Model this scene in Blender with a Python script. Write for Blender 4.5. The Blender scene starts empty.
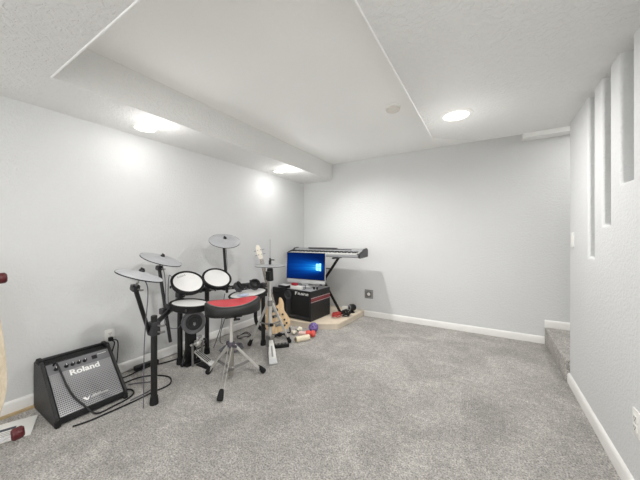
import bpy, bmesh, math, random
from mathutils import Vector, Matrix, Euler
random.seed(7)
S = bpy.context.scene
C = S.collection
V = Vector
R = math.radians
PI = math.pi

# ------------------------------------------------------------------ materials
def lin(r, g, b):
    f = lambda v: (v / 255 / 12.92) if v / 255 <= .04045 else ((v / 255 + .055) / 1.055) ** 2.4
    return (f(r), f(g), f(b), 1)

MATS = {}
def mat(name, rgb, rough=.5, metal=0, spec=.5, noise=0, nscale=20, bump=0, bscale=80, coat=0, emit=0):
    if name in MATS: return MATS[name]
    m = bpy.data.materials.new(name); m.use_nodes = True
    nt = m.node_tree; b = nt.nodes['Principled BSDF']
    col = lin(*rgb)
    b.inputs['Base Color'].default_value = col
    b.inputs['Roughness'].default_value = rough
    b.inputs['Metallic'].default_value = metal
    b.inputs['Specular IOR Level'].default_value = spec
    b.inputs['Coat Weight'].default_value = coat
    if emit:
        b.inputs['Emission Color'].default_value = col
        b.inputs['Emission Strength'].default_value = emit
    geo = nt.nodes.new('ShaderNodeNewGeometry')
    if noise:
        n = nt.nodes.new('ShaderNodeTexNoise'); n.inputs['Scale'].default_value = nscale; n.inputs['Detail'].default_value = 4
        nt.links.new(geo.outputs['Position'], n.inputs['Vector'])
        r = nt.nodes.new('ShaderNodeValToRGB')
        r.color_ramp.elements[0].position = .3; r.color_ramp.elements[1].position = .7
        r.color_ramp.elements[0].color = tuple(c * (1 - noise) for c in col[:3]) + (1,)
        r.color_ramp.elements[1].color = tuple(min(1, c * (1 + noise)) for c in col[:3]) + (1,)
        nt.links.new(n.outputs['Fac'], r.inputs['Fac']); nt.links.new(r.outputs['Color'], b.inputs['Base Color'])
    if bump:
        n = nt.nodes.new('ShaderNodeTexNoise'); n.inputs['Scale'].default_value = bscale; n.inputs['Detail'].default_value = 3
        nt.links.new(geo.outputs['Position'], n.inputs['Vector'])
        bp = nt.nodes.new('ShaderNodeBump'); bp.inputs['Strength'].default_value = bump; bp.inputs['Distance'].default_value = .01
        nt.links.new(n.outputs['Fac'], bp.inputs['Height']); nt.links.new(bp.outputs['Normal'], b.inputs['Normal'])
    MATS[name] = m
    return m

def plaster(name, rgb, strength=.35, scale=55, rough=.75):
    m = bpy.data.materials.new(name); m.use_nodes = True
    nt = m.node_tree; b = nt.nodes['Principled BSDF']
    b.inputs['Base Color'].default_value = lin(*rgb); b.inputs['Roughness'].default_value = rough
    b.inputs['Specular IOR Level'].default_value = .35
    geo = nt.nodes.new('ShaderNodeNewGeometry')
    a = nt.nodes.new('ShaderNodeTexNoise'); a.inputs['Scale'].default_value = scale; a.inputs['Detail'].default_value = 2.5; a.inputs['Distortion'].default_value = .8
    c = nt.nodes.new('ShaderNodeTexNoise'); c.inputs['Scale'].default_value = 1.3; c.inputs['Detail'].default_value = 2
    for n in (a, c): nt.links.new(geo.outputs['Position'], n.inputs['Vector'])
    r = nt.nodes.new('ShaderNodeValToRGB'); r.color_ramp.elements[0].position = .42; r.color_ramp.elements[1].position = .6
    nt.links.new(a.outputs['Fac'], r.inputs['Fac'])
    bp = nt.nodes.new('ShaderNodeBump'); bp.inputs['Strength'].default_value = strength; bp.inputs['Distance'].default_value = .004
    nt.links.new(r.outputs['Color'], bp.inputs['Height']); nt.links.new(bp.outputs['Normal'], b.inputs['Normal'])
    mr = nt.nodes.new('ShaderNodeMapRange'); mr.inputs['To Min'].default_value = .965; mr.inputs['To Max'].default_value = 1.03
    nt.links.new(c.outputs['Fac'], mr.inputs['Value'])
    hs = nt.nodes.new('ShaderNodeHueSaturation'); hs.inputs['Color'].default_value = lin(*rgb)
    nt.links.new(mr.outputs['Result'], hs.inputs['Value']); nt.links.new(hs.outputs['Color'], b.inputs['Base Color'])
    return m

def carpet_mat():
    m = bpy.data.materials.new('grey_carpet'); m.use_nodes = True
    nt = m.node_tree; b = nt.nodes['Principled BSDF']
    b.inputs['Roughness'].default_value = .95; b.inputs['Specular IOR Level'].default_value = .1
    b.inputs['Sheen Weight'].default_value = .15
    geo = nt.nodes.new('ShaderNodeNewGeometry')
    def noise(scale, detail=3, dist=0):
        n = nt.nodes.new('ShaderNodeTexNoise'); n.inputs['Scale'].default_value = scale
        n.inputs['Detail'].default_value = detail; n.inputs['Distortion'].default_value = dist
        nt.links.new(geo.outputs['Position'], n.inputs['Vector']); return n
    fine = noise(115, 3); mid = noise(30, 3); big = noise(2.6, 5, 1.2)
    def rng(n, lo, hi, a, z):
        r = nt.nodes.new('ShaderNodeMapRange'); r.inputs['From Min'].default_value = lo; r.inputs['From Max'].default_value = hi
        r.inputs['To Min'].default_value = a; r.inputs['To Max'].default_value = z
        nt.links.new(n.outputs['Fac'], r.inputs['Value']); return r
    f = rng(fine, .3, .7, .48, 1.5); g = rng(mid, .3, .7, .82, 1.18); h = rng(big, .32, .68, .80, 1.15)
    def mul(a, c):
        x = nt.nodes.new('ShaderNodeMath'); x.operation = 'MULTIPLY'
        nt.links.new(a, x.inputs[0]); nt.links.new(c, x.inputs[1]); return x.outputs[0]
    v = mul(mul(f.outputs[0], g.outputs[0]), h.outputs[0])
    hs = nt.nodes.new('ShaderNodeHueSaturation'); hs.inputs['Color'].default_value = lin(*CARPET)
    nt.links.new(v, hs.inputs['Value']); nt.links.new(hs.outputs['Color'], b.inputs['Base Color'])
    bp = nt.nodes.new('ShaderNodeBump'); bp.inputs['Strength'].default_value = .9; bp.inputs['Distance'].default_value = .012
    ad = nt.nodes.new('ShaderNodeMath'); nt.links.new(f.outputs[0], ad.inputs[0]); nt.links.new(g.outputs[0], ad.inputs[1])
    nt.links.new(ad.outputs[0], bp.inputs['Height']); nt.links.new(bp.outputs['Normal'], b.inputs['Normal'])
    return m

CARPET = (194, 190, 185)
WALL = plaster('white_wall_paint', (216, 217, 217), .36, 60)
CEIL = plaster('ceiling_paint', (247, 247, 245), .22, 38, .6)
CARP = carpet_mat()
TRIM = mat('white_trim', (233, 232, 229), .4, noise=.02, nscale=6)
BLACK = mat('black_paint', (15, 15, 16), .42, noise=.12, nscale=30)
RUBBER = mat('black_rubber', (12, 12, 13), .8, noise=.12, nscale=60)
TOLEX = mat('black_tolex', (22, 22, 23), .6, bump=.35, bscale=320)
CHROME = mat('chrome', (226, 225, 221), .3, .75, noise=.05, nscale=12)
DKCHROME = mat('dark_chrome', (150, 149, 147), .3, .8, noise=.1, nscale=12)
GREYPL = mat('grey_plastic', (150, 151, 152), .45, noise=.04, nscale=15)
SILVER = mat('silver_plastic', (200, 201, 202), .35, noise=.03, nscale=10)
WHITEPL = mat('white_plastic', (236, 235, 231), .4, noise=.02, nscale=10)
MESHHEAD = mat('white_mesh_head', (232, 232, 230), .55, noise=.03, nscale=200)
CYMTOP = mat('cymbal_grey_with_sheen', (170, 172, 175), .38, noise=.04, nscale=20)  # rubber grey with the shine on the pad tops mixed into the colour
RED = mat('red_vinyl', (204, 52, 62), .38, noise=.08, nscale=14)
DKGREY = mat('dark_grey_plastic', (46, 46, 48), .45, noise=.08, nscale=25)
CABLE = mat('black_cable', (18, 18, 20), .5, noise=.1, nscale=40)
GREYCABLE = mat('grey_cable', (92, 90, 98), .5, noise=.1, nscale=40)
PRINT = mat('white_print', (240, 240, 238), .5, noise=.01, nscale=5)

def wood(name, a, b_, scale=(2, 30, 30), rough=.45):
    m = bpy.data.materials.new(name); m.use_nodes = True
    nt = m.node_tree; b = nt.nodes['Principled BSDF']; b.inputs['Roughness'].default_value = rough
    tc = nt.nodes.new('ShaderNodeTexCoord'); mp = nt.nodes.new('ShaderNodeMapping'); mp.inputs['Scale'].default_value = scale
    n = nt.nodes.new('ShaderNodeTexNoise'); n.inputs['Scale'].default_value = 2; n.inputs['Detail'].default_value = 6; n.inputs['Distortion'].default_value = .6
    r = nt.nodes.new('ShaderNodeValToRGB'); r.color_ramp.elements[0].color = lin(*a); r.color_ramp.elements[1].color = lin(*b_)
    r.color_ramp.elements[0].position = .3; r.color_ramp.elements[1].position = .7
    nt.links.new(tc.outputs['Object'], mp.inputs['Vector']); nt.links.new(mp.outputs['Vector'], n.inputs['Vector'])
    nt.links.new(n.outputs['Fac'], r.inputs['Fac']); nt.links.new(r.outputs['Color'], b.inputs['Base Color'])
    return m
BASSWOOD = wood('pale_natural_wood', (218, 182, 136), (238, 212, 172), (30, 30, 3))
MAPLE = wood('maple_neck', (176, 160, 138), (206, 192, 170), (40, 40, 3))
PLANK = wood('pale_plank', (222, 206, 184), (238, 226, 206), (3, 40, 20))
DECK = wood('longboard_deck', (192, 177, 152), (212, 199, 176), (40, 40, 2))

# ------------------------------------------------------------------ mesh builder
ORI = {}
def origin_of(o): return ORI[o.name] if o is not None else V((0, 0, 0))

def frame(o, z, x=None):
    """4x4 with given z axis (and an x hint) at o"""
    z = V(z).normalized()
    x = V(x) if x is not None else (V((1, 0, 0)) if abs(z.x) < .9 else V((0, 1, 0)))
    y = z.cross(x).normalized(); x = y.cross(z).normalized()
    return Matrix(((x.x, y.x, z.x, o[0]), (x.y, y.y, z.y, o[1]), (x.z, y.z, z.z, o[2]), (0, 0, 0, 1)))

class MB:
    def __init__(self): self.bm = bmesh.new()
    def _add(self, bm2, M=None):
        if M is not None: bmesh.ops.transform(bm2, matrix=M, verts=bm2.verts)
        me = bpy.data.meshes.new('tmp'); bm2.to_mesh(me); bm2.free()
        self.bm.from_mesh(me); bpy.data.meshes.remove(me); return self
    def box(self, c, size, M=None, bev=0, seg=2):
        b = bmesh.new(); bmesh.ops.create_cube(b, size=1)
        for v in b.verts: v.co = V((v.co.x * size[0], v.co.y * size[1], v.co.z * size[2]))
        if bev: bmesh.ops.bevel(b, geom=b.edges[:], offset=bev, segments=seg, affect='EDGES', profile=.6)
        for v in b.verts: v.co += V(c)
        return self._add(b, M)
    def cyl(self, p0, p1, r0, r1=None, seg=18, bev=0):
        r1 = r0 if r1 is None else r1
        p0, p1 = V(p0), V(p1); L = (p1 - p0).length
        b = bmesh.new()
        pr = [(r0, 0), (r1, L)]
        if bev: pr = [(r0 - bev, 0), (r0, bev), (r1, L - bev), (r1 - bev, L)]
        self._lathe(b, pr, seg, True)
        return self._add(b, frame(p0, p1 - p0))
    def _lathe(self, b, pr, seg, caps):
        rings = []
        for r, z in pr:
            if r < 1e-6: rings.append([b.verts.new((0, 0, z))])
            else: rings.append([b.verts.new((r * math.cos(2 * PI * k / seg), r * math.sin(2 * PI * k / seg), z)) for k in range(seg)])
        for a, c in zip(rings, rings[1:]):
            for k in range(seg):
                k2 = (k + 1) % seg
                if len(a) == 1 and len(c) == 1: continue
                if len(a) == 1: b.faces.new((a[0], c[k2], c[k]))
                elif len(c) == 1: b.faces.new((a[k], a[k2], c[0]))
                else: b.faces.new((a[k], a[k2], c[k2], c[k]))
        if caps:
            if len(rings[0]) > 1: b.faces.new(list(reversed(rings[0])))
            if len(rings[-1]) > 1: b.faces.new(rings[-1])
    def lathe(self, profile, M=None, seg=40, caps=True):
        b = bmesh.new(); self._lathe(b, profile, seg, caps)
        bmesh.ops.recalc_face_normals(b, faces=b.faces[:])
        return self._add(b, M)
    def ball(self, c, r, seg=16, sc=(1, 1, 1)):
        b = bmesh.new(); bmesh.ops.create_uvsphere(b, u_segments=seg, v_segments=max(8, seg // 2 + 2), radius=r)
        for v in b.verts: v.co = V((v.co.x * sc[0], v.co.y * sc[1], v.co.z * sc[2])) + V(c)
        return self._add(b)
    def tube(self, pts, r, seg=8, smooth=0, flat=None):
        pts = [V(p) for p in pts]
        if smooth: pts = spline(pts, smooth)
        b = bmesh.new(); rings = []; up = V((0, 0, 1))
        nrm = None
        for i, p in enumerate(pts):
            t = (pts[min(i + 1, len(pts) - 1)] - pts[max(i - 1, 0)]).normalized()
            if nrm is None:
                nrm = t.cross(up if abs(t.z) < .95 else V((1, 0, 0))).normalized()
            nrm = (nrm - t * nrm.dot(t)).normalized(); bn = t.cross(nrm)
            a, c = (r, r) if flat is None else flat
            rings.append([b.verts.new(p + nrm * a * math.cos(2 * PI * k / seg) + bn * c * math.sin(2 * PI * k / seg)) for k in range(seg)])
        for a, c in zip(rings, rings[1:]):
            for k in range(seg): b.faces.new((a[k], a[(k + 1) % seg], c[(k + 1) % seg], c[k]))
        b.faces.new(list(reversed(rings[0]))); b.faces.new(rings[-1])
        bmesh.ops.recalc_face_normals(b, faces=b.faces[:])
        return self._add(b)
    def prism(self, poly, z0, z1, M=None, bev=0):
        b = bmesh.new()
        lo = [b.verts.new((x, y, z0)) for x, y in poly]; hi = [b.verts.new((x, y, z1)) for x, y in poly]
        n = len(poly)
        b.faces.new(list(reversed(lo))); b.faces.new(hi)
        for k in range(n): b.faces.new((lo[k], lo[(k + 1) % n], hi[(k + 1) % n], hi[k]))
        bmesh.ops.recalc_face_normals(b, faces=b.faces[:])
        if bev: bmesh.ops.bevel(b, geom=b.edges[:], offset=bev, segments=2, affect='EDGES')
        return self._add(b, M)
    def quad(self, pts):
        b = bmesh.new(); b.faces.new([b.verts.new(V(p)) for p in pts]); return self._add(b)
    def build(self, name, m, parent=None, loc=None, ang=35, bevel=0):
        me = bpy.data.meshes.new(name)
        o = bpy.data.objects.new(name, me); C.objects.link(o)
        if parent is None:
            w = V(loc) if loc is not None else V((0, 0, 0)); o.location = w
        else:
            w = origin_of(parent); o.parent = parent
        for v in self.bm.verts: v.co -= w
        self.bm.to_mesh(me); self.bm.free()
        me.materials.append(m)
        for p in me.polygons: p.use_smooth = True
        me.set_sharp_from_angle(angle=R(ang))
        if bevel:
            md = o.modifiers.new('bevel', 'BEVEL'); md.width = bevel; md.segments = 3; md.limit_method = 'ANGLE'; md.angle_limit = R(40)
        ORI[o.name] = w
        return o

def spline(pts, n):
    out = []
    for i in range(len(pts) - 1):
        p0 = pts[max(i - 1, 0)]; p1 = pts[i]; p2 = pts[i + 1]; p3 = pts[min(i + 2, len(pts) - 1)]
        for k in range(n):
            t = k / n
            out.append(.5 * ((2 * p1) + (p2 - p0) * t + (2 * p0 - 5 * p1 + 4 * p2 - p3) * t * t + (3 * p1 - p0 - 3 * p2 + p3) * t ** 3))
    out.append(pts[-1]); return out

def tag(o, label, cat, group=None, kind=None):
    o['label'] = label; o['category'] = cat
    if group: o['group'] = group
    if kind: o['kind'] = kind
    return o
def thing(name, loc, label, cat, group=None):
    o = bpy.data.objects.new(name, None); C.objects.link(o); o.location = loc
    o.empty_display_size = .1
    ORI[o.name] = V(loc)
    return tag(o, label, cat, group)
def struct(mb, name, m, bevel=0, ang=35):
    o = mb.build(name, m, bevel=bevel, ang=ang); o['kind'] = 'structure'; return o
def copy_tree(o, parent=None):
    c = o.copy(); C.objects.link(c); c.parent = parent
    for ch in list(o.children): copy_tree(ch, c)
    return c
def text_mesh(s, size, M, name, m, parent, shear=0, spacing=1, bold=0, align='CENTER', sx=1):
    cu = bpy.data.curves.new(name, 'FONT'); cu.body = s; cu.size = size; cu.align_x = align; cu.align_y = 'CENTER'
    cu.shear = shear; cu.space_character = spacing; cu.offset = bold; cu.extrude = .0006
    t = bpy.data.objects.new('txt', cu); C.objects.link(t)
    dg = bpy.context.evaluated_depsgraph_get()
    me = bpy.data.meshes.new_from_object(t.evaluated_get(dg))
    bpy.data.objects.remove(t); bpy.data.curves.remove(cu)
    b = MB(); b.bm.from_mesh(me); bpy.data.meshes.remove(me)
    for v in b.bm.verts: v.co.x *= sx
    bmesh.ops.transform(b.bm, matrix=M, verts=b.bm.verts)
    return b.build(name, m, parent)

# ------------------------------------------------------------------ the setting
XL, YB, XR = -2.77, 3.995, .58
ZS, ZC = 2.15, 2.42          # dropped soffit, raised ceiling
YN = -2.6                    # the room runs on behind the camera
struct(MB().box(((XL + 1.9) / 2, (YN + YB) / 2, -.05), (1.9 - XL + .2, YB - YN + .2, .1)), 'floor', CARP)
struct(MB().box((XL - .05, (YN + YB) / 2, 1.25), (.1, YB - YN + .2, 2.5)), 'wall_left', WALL)
struct(MB().box(((XL + 1.9) / 2, YB + .05, 1.25), (1.9 - XL, .1, 2.5)), 'wall_back', WALL)
# right partition with tall slots that step up along the stair behind it
pts = [(YN, 0), (3.03, 0), (3.03, ZS + .02)]
for (a, b, z) in ((2.417, 2.54, 1.066), (2.146, 2.272, 1.272), (1.866, 2.011, 1.478), (1.6, 1.732, 1.684), (1.33, 1.46, 1.89)):
    pts += [(b, ZS + .02), (b, z), (a, z), (a, ZS + .02)]
pts += [(YN, ZS + .02)]
M_yz = Matrix(((0, 0, 1, XR), (1, 0, 0, 0), (0, 1, 0, 0), (0, 0, 0, 1)))
struct(MB().prism(pts, 0, .125, M_yz), 'wall_right', WALL, bevel=.014)
struct(MB().box((1.85, (YN + YB) / 2, 1.25), (.1, YB - YN, 2.5)), 'wall_stair', WALL)
# raised ceiling and the dropped parts around it
struct(MB().box(((XL + 1.9) / 2, (YN + YB) / 2, ZC + .05), (1.9 - XL + .2, YB - YN + .2, .1)), 'ceiling', CEIL)
sf = MB()
sf.box(((XL - 2.2) / 2, (YB + YN) / 2, (ZS + ZC) / 2), (-2.2 - XL, YB - YN, ZC - ZS))
sf.box(((-2.2 - .453) / 2, (YN + .56) / 2, (ZS + ZC) / 2), (2.2 - .453, .56 - YN, ZC - ZS))
sf.prism([(-.453, YN), (1.8, YN), (1.8, 3.09), (-.117, 3.09), (-.453, 2.784)], ZS, ZC)
struct(sf, 'ceiling_soffit', plaster('soffit_paint', (230, 230, 228), .6, 42, .5))
EDGE_HIGHLIGHT = mat('edge_highlight_paint', (250, 250, 249), .35, noise=.01)  # painted highlight: whiter thin tubes make the soffit edges read as lit
struct(MB().tube([(-.453, YN, ZS + .002), (-.453, 2.784, ZS + .002)], .006, seg=10), 'edge_highlight_right', EDGE_HIGHLIGHT)
struct(MB().tube([(-2.2, .56, ZS + .002), (-.453, .56, ZS + .002)], .006, seg=10), 'edge_highlight_front', EDGE_HIGHLIGHT)
struct(MB().box((1.07, YB - .07, 2.377), (1.46, .14, .086)), 'ceiling_bulkhead', CEIL)
# baseboards
def skirting(poly_pts, name):
    b = MB()
    (x0, y0), (x1, y1), z, n = poly_pts
    d = (V((x1, y1, 0)) - V((x0, y0, 0)));
    prof = [(0, 0), (.016, 0), (.016, .062), (.011, .074), (.005, .08), (0, .082)]
    M = Matrix(((n[0], 0, d.normalized().x, x0), (n[1], 0, d.normalized().y, y0), (0, 1, 0, z), (0, 0, 0, 1)))
    b.prism(prof, 0, d.length, M)
    return struct(b, name, TRIM)
skirting(((XL, YN), (XL, 2.95), 0.012, (1, 0)), 'baseboard_left')
skirting(((-1.63, YB), (.55, YB), 0, (0, -1)), 'baseboard_back')
skirting(((.55, YB), (1.8, YB), .19, (0, -1)), 'baseboard_landing')
skirting(((XR, YN), (XR, 3.03), 0, (-1, 0)), 'baseboard_right')
skirting(((XR, 3.03), (XR + .125, 3.03), 0, (0, 1)), 'baseboard_right_return')
struct(MB().box((XL + .022, .1, .008), (.03, 1.2, .016)), 'trim_1', mat('bare_wood_strip', (190, 168, 130), .7, noise=.1, nscale=30))
# carpeted stair behind the partition
struct(MB().box((1.17, 3.51, .095), (1.24, .96, .19), bev=.02, seg=3), 'landing_step', CARP)
st = MB()
for k in range(10):
    st.box((1.25, 3.03 - .265 * (k + .5), .19 * (k + 2) / 2), (1.08, .265, .19 * (k + 2)))
struct(st, 'staircase', CARP)

# ------------------------------------------------------------------ ceiling fixtures
LENS = mat('lit_lens', (255, 252, 246), .4, emit=2.5)
can = thing('recessed_downlight', (-.21, 2.36, ZS), 'lit recessed downlight in the dropped ceiling on the right, biggest and brightest of the three', 'ceiling light', 'recessed ceiling lights')
MB().lathe([(.088, -.002), (.092, -.010), (.106, -.009), (.116, -.004), (.118, 0), (.088, 0)], Matrix.Translation((-.21, 2.36, ZS)), caps=False).build('trim_ring', WHITEPL, can)
MB().lathe([(0, -.004), (.06, -.005), (.09, -.006), (.09, -.001), (0, -.001)], Matrix.Translation((-.21, 2.36, ZS)), caps=False).build('lens', LENS, can)
for (x, y, lab) in ((-2.527, 1.24, 'lit recessed downlight in the left soffit, the nearer one, above the front cymbals'),
                    (-2.527, 3.03, 'lit recessed downlight in the left soffit, the far one near the back corner')):
    c = copy_tree(can); c.location = (x, y, ZS); c['label'] = lab; c.scale = (.86, .86, 1)
sd = thing('smoke_detector', (-.754, 2.54, ZC), 'small round white smoke detector on the raised ceiling', 'smoke detector')
T = Matrix.Translation((-.754, 2.54, ZC))
MB().lathe([(.07, 0), (.07, -.012), (.066, -.016), (0, -.016)], T, caps=False).build('base_ring', WHITEPL, sd)
MB().lathe([(.062, -.016), (.06, -.034), (.045, -.042), (0, -.043)], T, caps=False).build('cover', mat('smoke_white', (222, 218, 210), .5, noise=.02), sd)

# ------------------------------------------------------------------ wall plates
def wall_plate(name, p, n, w, h, label, cat, m=WHITEPL, kind='outlet'):
    t = thing(name, p, label, cat)
    M = frame(p, n, V((0, 0, 1)).cross(V(n)))
    MB().box((0, 0, .004), (w, h, .008), M, bev=.003).build('cover_plate', m, t)
    if kind == 'outlet':
        for s in (-1, 1):
            k = MB().box((0, s * .021, .009), (.034, .03, .004), M, bev=.0018).build('receptacle', m, t)
            b = MB()
            for q in (-.007, .007): b.box((q, s * .021 + .004, .0112), (.0028, .010, .001), M)
            b.cyl(M @ V((0, s * .021 - .008, .0105)), M @ V((0, s * .021 - .008, .0117)), .003)
            b.build('slots', BLACK, k)
        MB().cyl(M @ V((0, 0, .007)), M @ V((0, 0, .0095)), .0035).build('screw', SILVER, t)
    elif kind == 'switch':
        MB().box((0, 0, .009), (.033, .066, .005), M, bev=.002).build('rocker', m, t)
        for s in (-1, 1): MB().cyl(M @ V((0, s * .048, .007)), M @ V((0, s * .048, .0095)), .003).build('screw', SILVER, t)
    else:
        MB().box((0, 0, .010), (.075, .075, .006), M, bev=.002).build('insert_frame', mat('mid_grey_metal', (98, 98, 97), .4, 0, noise=.06), t)
        MB().cyl(M @ V((0, 0, .011)), M @ V((0, 0, .018)), .026, bev=.002).build('white_socket', WHITEPL, t)
        for sx in (-1, 1):
            for sy in (-1, 1): MB().cyl(M @ V((sx * .05, sy * .05, .007)), M @ V((sx * .05, sy * .05, .0105)), .004).build('screw', SILVER, t)
    return t
wall_plate('wall_outlet', (XL, 1.072, .36), (1, 0, 0), .072, .117, 'white power outlet low on the left wall with the speaker cabinet plugged in', 'outlet')
wall_plate('wall_outlet', (XR, 1.81, .36), (-1, 0, 0), .072, .117, 'white power outlet low on the right wall at the frame edge', 'outlet')
wall_plate('light_switch', (XR, 2.925, 1.185), (-1, 0, 0), .072, .117, 'white light switch at the far end of the right wall', 'light switch', kind='switch')
wall_plate('cable_plate', (-1.557, YB, .34), (0, -1, 0), .135, .135, 'square grey wall plate with white socket low on the back wall', 'wall plate', m=mat('plate_grey', (138, 138, 136), .45, 0, noise=.05), kind='plate')

# ------------------------------------------------------------------ drum monitor cabinet (wedge)
AX0, AX1, AY0, AY1 = -2.745, -2.31, .606, 1.012
amp = thing('wedge_speaker', ((AX0 + AX1) / 2, (AY0 + AY1) / 2, 0), 'black wedge shaped drum monitor speaker on the carpet, white lettering on its grille', 'speaker')
Mxz = lambda y: Matrix(((1, 0, 0, 0), (0, 0, -1, y), (0, 1, 0, 0), (0, 0, 0, 1)))     # profile (x,z) swept along -y
body = [(AX0, .012), (AX1 - .012, .012), (AX1 - .012, .045), (-2.607, .322), (-2.70, .328), (AX0, .30)]
MB().prism(body, -.018, AY1 - AY0 - .018 * 2 + .018, Mxz(AY1 - .0)).build('cabinet', TOLEX, amp) if False else None
b = MB(); b.prism(body, 0, AY1 - AY0 - .03, Mxz(AY1 - .015)); b.build('cabinet', TOLEX, amp)
side = [(AX0 - .004, .0), (AX1 - .03, .0), (AX1, .02), (AX1, .06), (-2.59, .325), (-2.605, .345), (-2.69, .349), (AX0 - .004, .32)]
for y in (AY0 + .018, AY1):
    MB().prism(side, 0, .018, Mxz(y), bev=.004).build('side_panel', mat('amp_side', (34, 34, 35), .5, bump=.2, bscale=300), amp)
p_lo = V((AX1 - .012, 0, .045)); p_hi = V((-2.607, 0, .322))
sl = (p_hi - p_lo); SL = sl.length; un = sl.normalized(); nn = V((-un.z, 0, un.x)) * -1
nn = V((un.z, 0, -un.x)); yc = (AY0 + AY1) / 2
MA = Matrix(((0, un.x, nn.x, p_lo.x), (1, 0, 0, yc), (0, un.z, nn.z, p_lo.z), (0, 0, 0, 1)))  # x = +Y, y = up the slope, z = out
W = AY1 - AY0 - .04
# perforated grille
gm = bpy.data.materials.new('perforated_grille'); gm.use_nodes = True
nt = gm.node_tree; bs = nt.nodes['Principled BSDF']; bs.inputs['Roughness'].default_value = .4; bs.inputs['Metallic'].default_value = .3
tc = nt.nodes.new('ShaderNodeTexCoord'); mp = nt.nodes.new('ShaderNodeMapping'); mp.inputs['Scale'].default_value = (105, 105, 105)
vo = nt.nodes.new('ShaderNodeTexVoronoi'); vo.inputs['Randomness'].default_value = 0; vo.inputs['Scale'].default_value = 1
rp = nt.nodes.new('ShaderNodeValToRGB'); rp.color_ramp.elements[0].position = .30; rp.color_ramp.elements[1].position = .42
rp.color_ramp.elements[0].color = lin(14, 14, 15); rp.color_ramp.elements[1].color = lin(150, 150, 152)
nt.links.new(tc.outputs['Object'], mp.inputs['Vector']); nt.links.new(mp.outputs['Vector'], vo.inputs['Vector'])
nt.links.new(vo.outputs['Distance'], rp.inputs['Fac']); nt.links.new(rp.outputs['Color'], bs.inputs['Base Color'])
g = MB().box((0, .155, .006), (W - .01, .295, .012), MA, bev=.004).build('grille', gm, amp)
MB().box((0, SL - .052, .004), (W - .006, .082, .010), MA, bev=.003).build('control_panel', mat('amp_panel', (112, 112, 115), .45, noise=.05), amp)
MB().box((0, SL - .094, .009), (W - .01, .004, .006), MA).build('panel_edge', GREYPL, amp)
for k in range(5):
    kb = MB().cyl(MA @ V((-.115 + k * .035 + (.0 if k else -.02), SL - .058, .008)), MA @ V((-.115 + k * .035 + (.0 if k else -.02), SL - .058, .028)), .0125, .0105, bev=.002).build('knob', BLACK, amp)
    MB().box((-.115 + k * .035 + (.0 if k else -.02), SL - .058 + .004, .0285), (.003, .011, .002), MA).build('pointer', PRINT, kb)
MB().box((.085, SL - .052, .0095), (.032, .03, .004), MA).build('jack_plate', BLACK, amp)
MB().box((.135, SL - .036, .0095), (.055, .003, .003), MA).build('printed_line', PRINT, amp)
text_mesh('Roland', .056, MA @ Matrix.Translation((.012, SL - .120, .0128)), 'logo_lettering', PRINT, amp, bold=.0016, sx=1.12)
MB().prism([(-.05, .072), (-.033, .074), (-.028, .058), (-.006, .078), (-.023, .048), (-.031, .048)], .0122, .0136, MA).build('badge_mark', PRINT, amp)
text_mesh('DRUMS', .013, MA @ Matrix.Translation((.004, .068, .0128)), 'badge_lettering', PRINT, amp, shear=.3, spacing=1.2, align='LEFT')
MB().box((.045, .060, .0128), (.10, .002, .0012), MA).build('badge_line', PRINT, amp)
hb = MB(); hb.tube([(-2.665, AY0 + .012, .325), (-2.66, AY0 + .02, .345), (-2.66, AY1 - .02, .345), (-2.665, AY1 - .012, .325)], .012, seg=10); hb.build('carry_bar', BLACK, amp)
for y in (AY0 - .002, AY1 - .028):
    MB().box((-2.66, y + .015, .337), (.085, .03, .034), bev=.01, seg=3).build('corner_cap', RUBBER, amp)
    MB().box((AX1 - .012, y + .015, .02), (.034, .03, .04), bev=.01, seg=3).build('corner_foot', RUBBER, amp)

# ------------------------------------------------------------------ electronic drum kit
P1, P2, P3, P4 = V((-2.06, 1.072, 0)), V((-2.503, 1.541, 0)), V((-2.491, 1.827, 0)), V((-2.15, 2.30, 0))
kit = thing('electronic_drum_kit', (-2.3, 1.6, 0), 'black rack electronic drum kit with grey cymbal pads and white mesh drum pads', 'drum kit')
for P, z, r in ((P1, .64, .021), (P2, .74, .023), (P3, .74, .022), (P4, .70, .022)):
    p = MB().cyl(P + V((0, 0, .03)), P + V((0, 0, z)), r, bev=.004, seg=24).build('rack_post', BLACK, kit)
    MB().lathe([(r + .007, 0), (r + .008, .012), (r + .004, .055), (r + .003, .06)], Matrix.Translation(P)).build('rubber_foot', RUBBER, p)
def clamp(p, parent, s=1.0, ax=(0, 0, 1)):
    M = frame(p, ax)
    c = MB().box((0, 0, 0), (.068 * s, .06 * s, .055 * s), M, bev=.01 * s).build('clamp', DKGREY, parent)
    b = MB(); a0 = M @ V((.034 * s, .01 * s, 0)); a1 = M @ V((.062 * s, .02 * s, 0))
    b.cyl(a0, a1, .006 * s); b.box((.07 * s, .022 * s, 0), (.012 * s, .034 * s, .014 * s), M, bev=.003 * s); b.build('wing_bolt', DKCHROME, c)
    return c
bar = lambda a, b_, r=.021: MB().cyl(a, b_, r, bev=.003, seg=20).build('crossbar', BLACK, kit)
bar(P1 + V((0, 0, .57)), P2 + V((0, 0, .60)), .019)
bar(P2 + V((0, 0, .66)), P3 + V((0, 0, .67)))
bar(P3 + V((0, 0, .67)), P4 + V((0, 0, .67)))
for P, z in ((P1, .57), (P1, .525), (P2, .60), (P2, .66), (P3, .67), (P4, .67)): clamp(P + V((0, 0, z)), kit)
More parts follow.
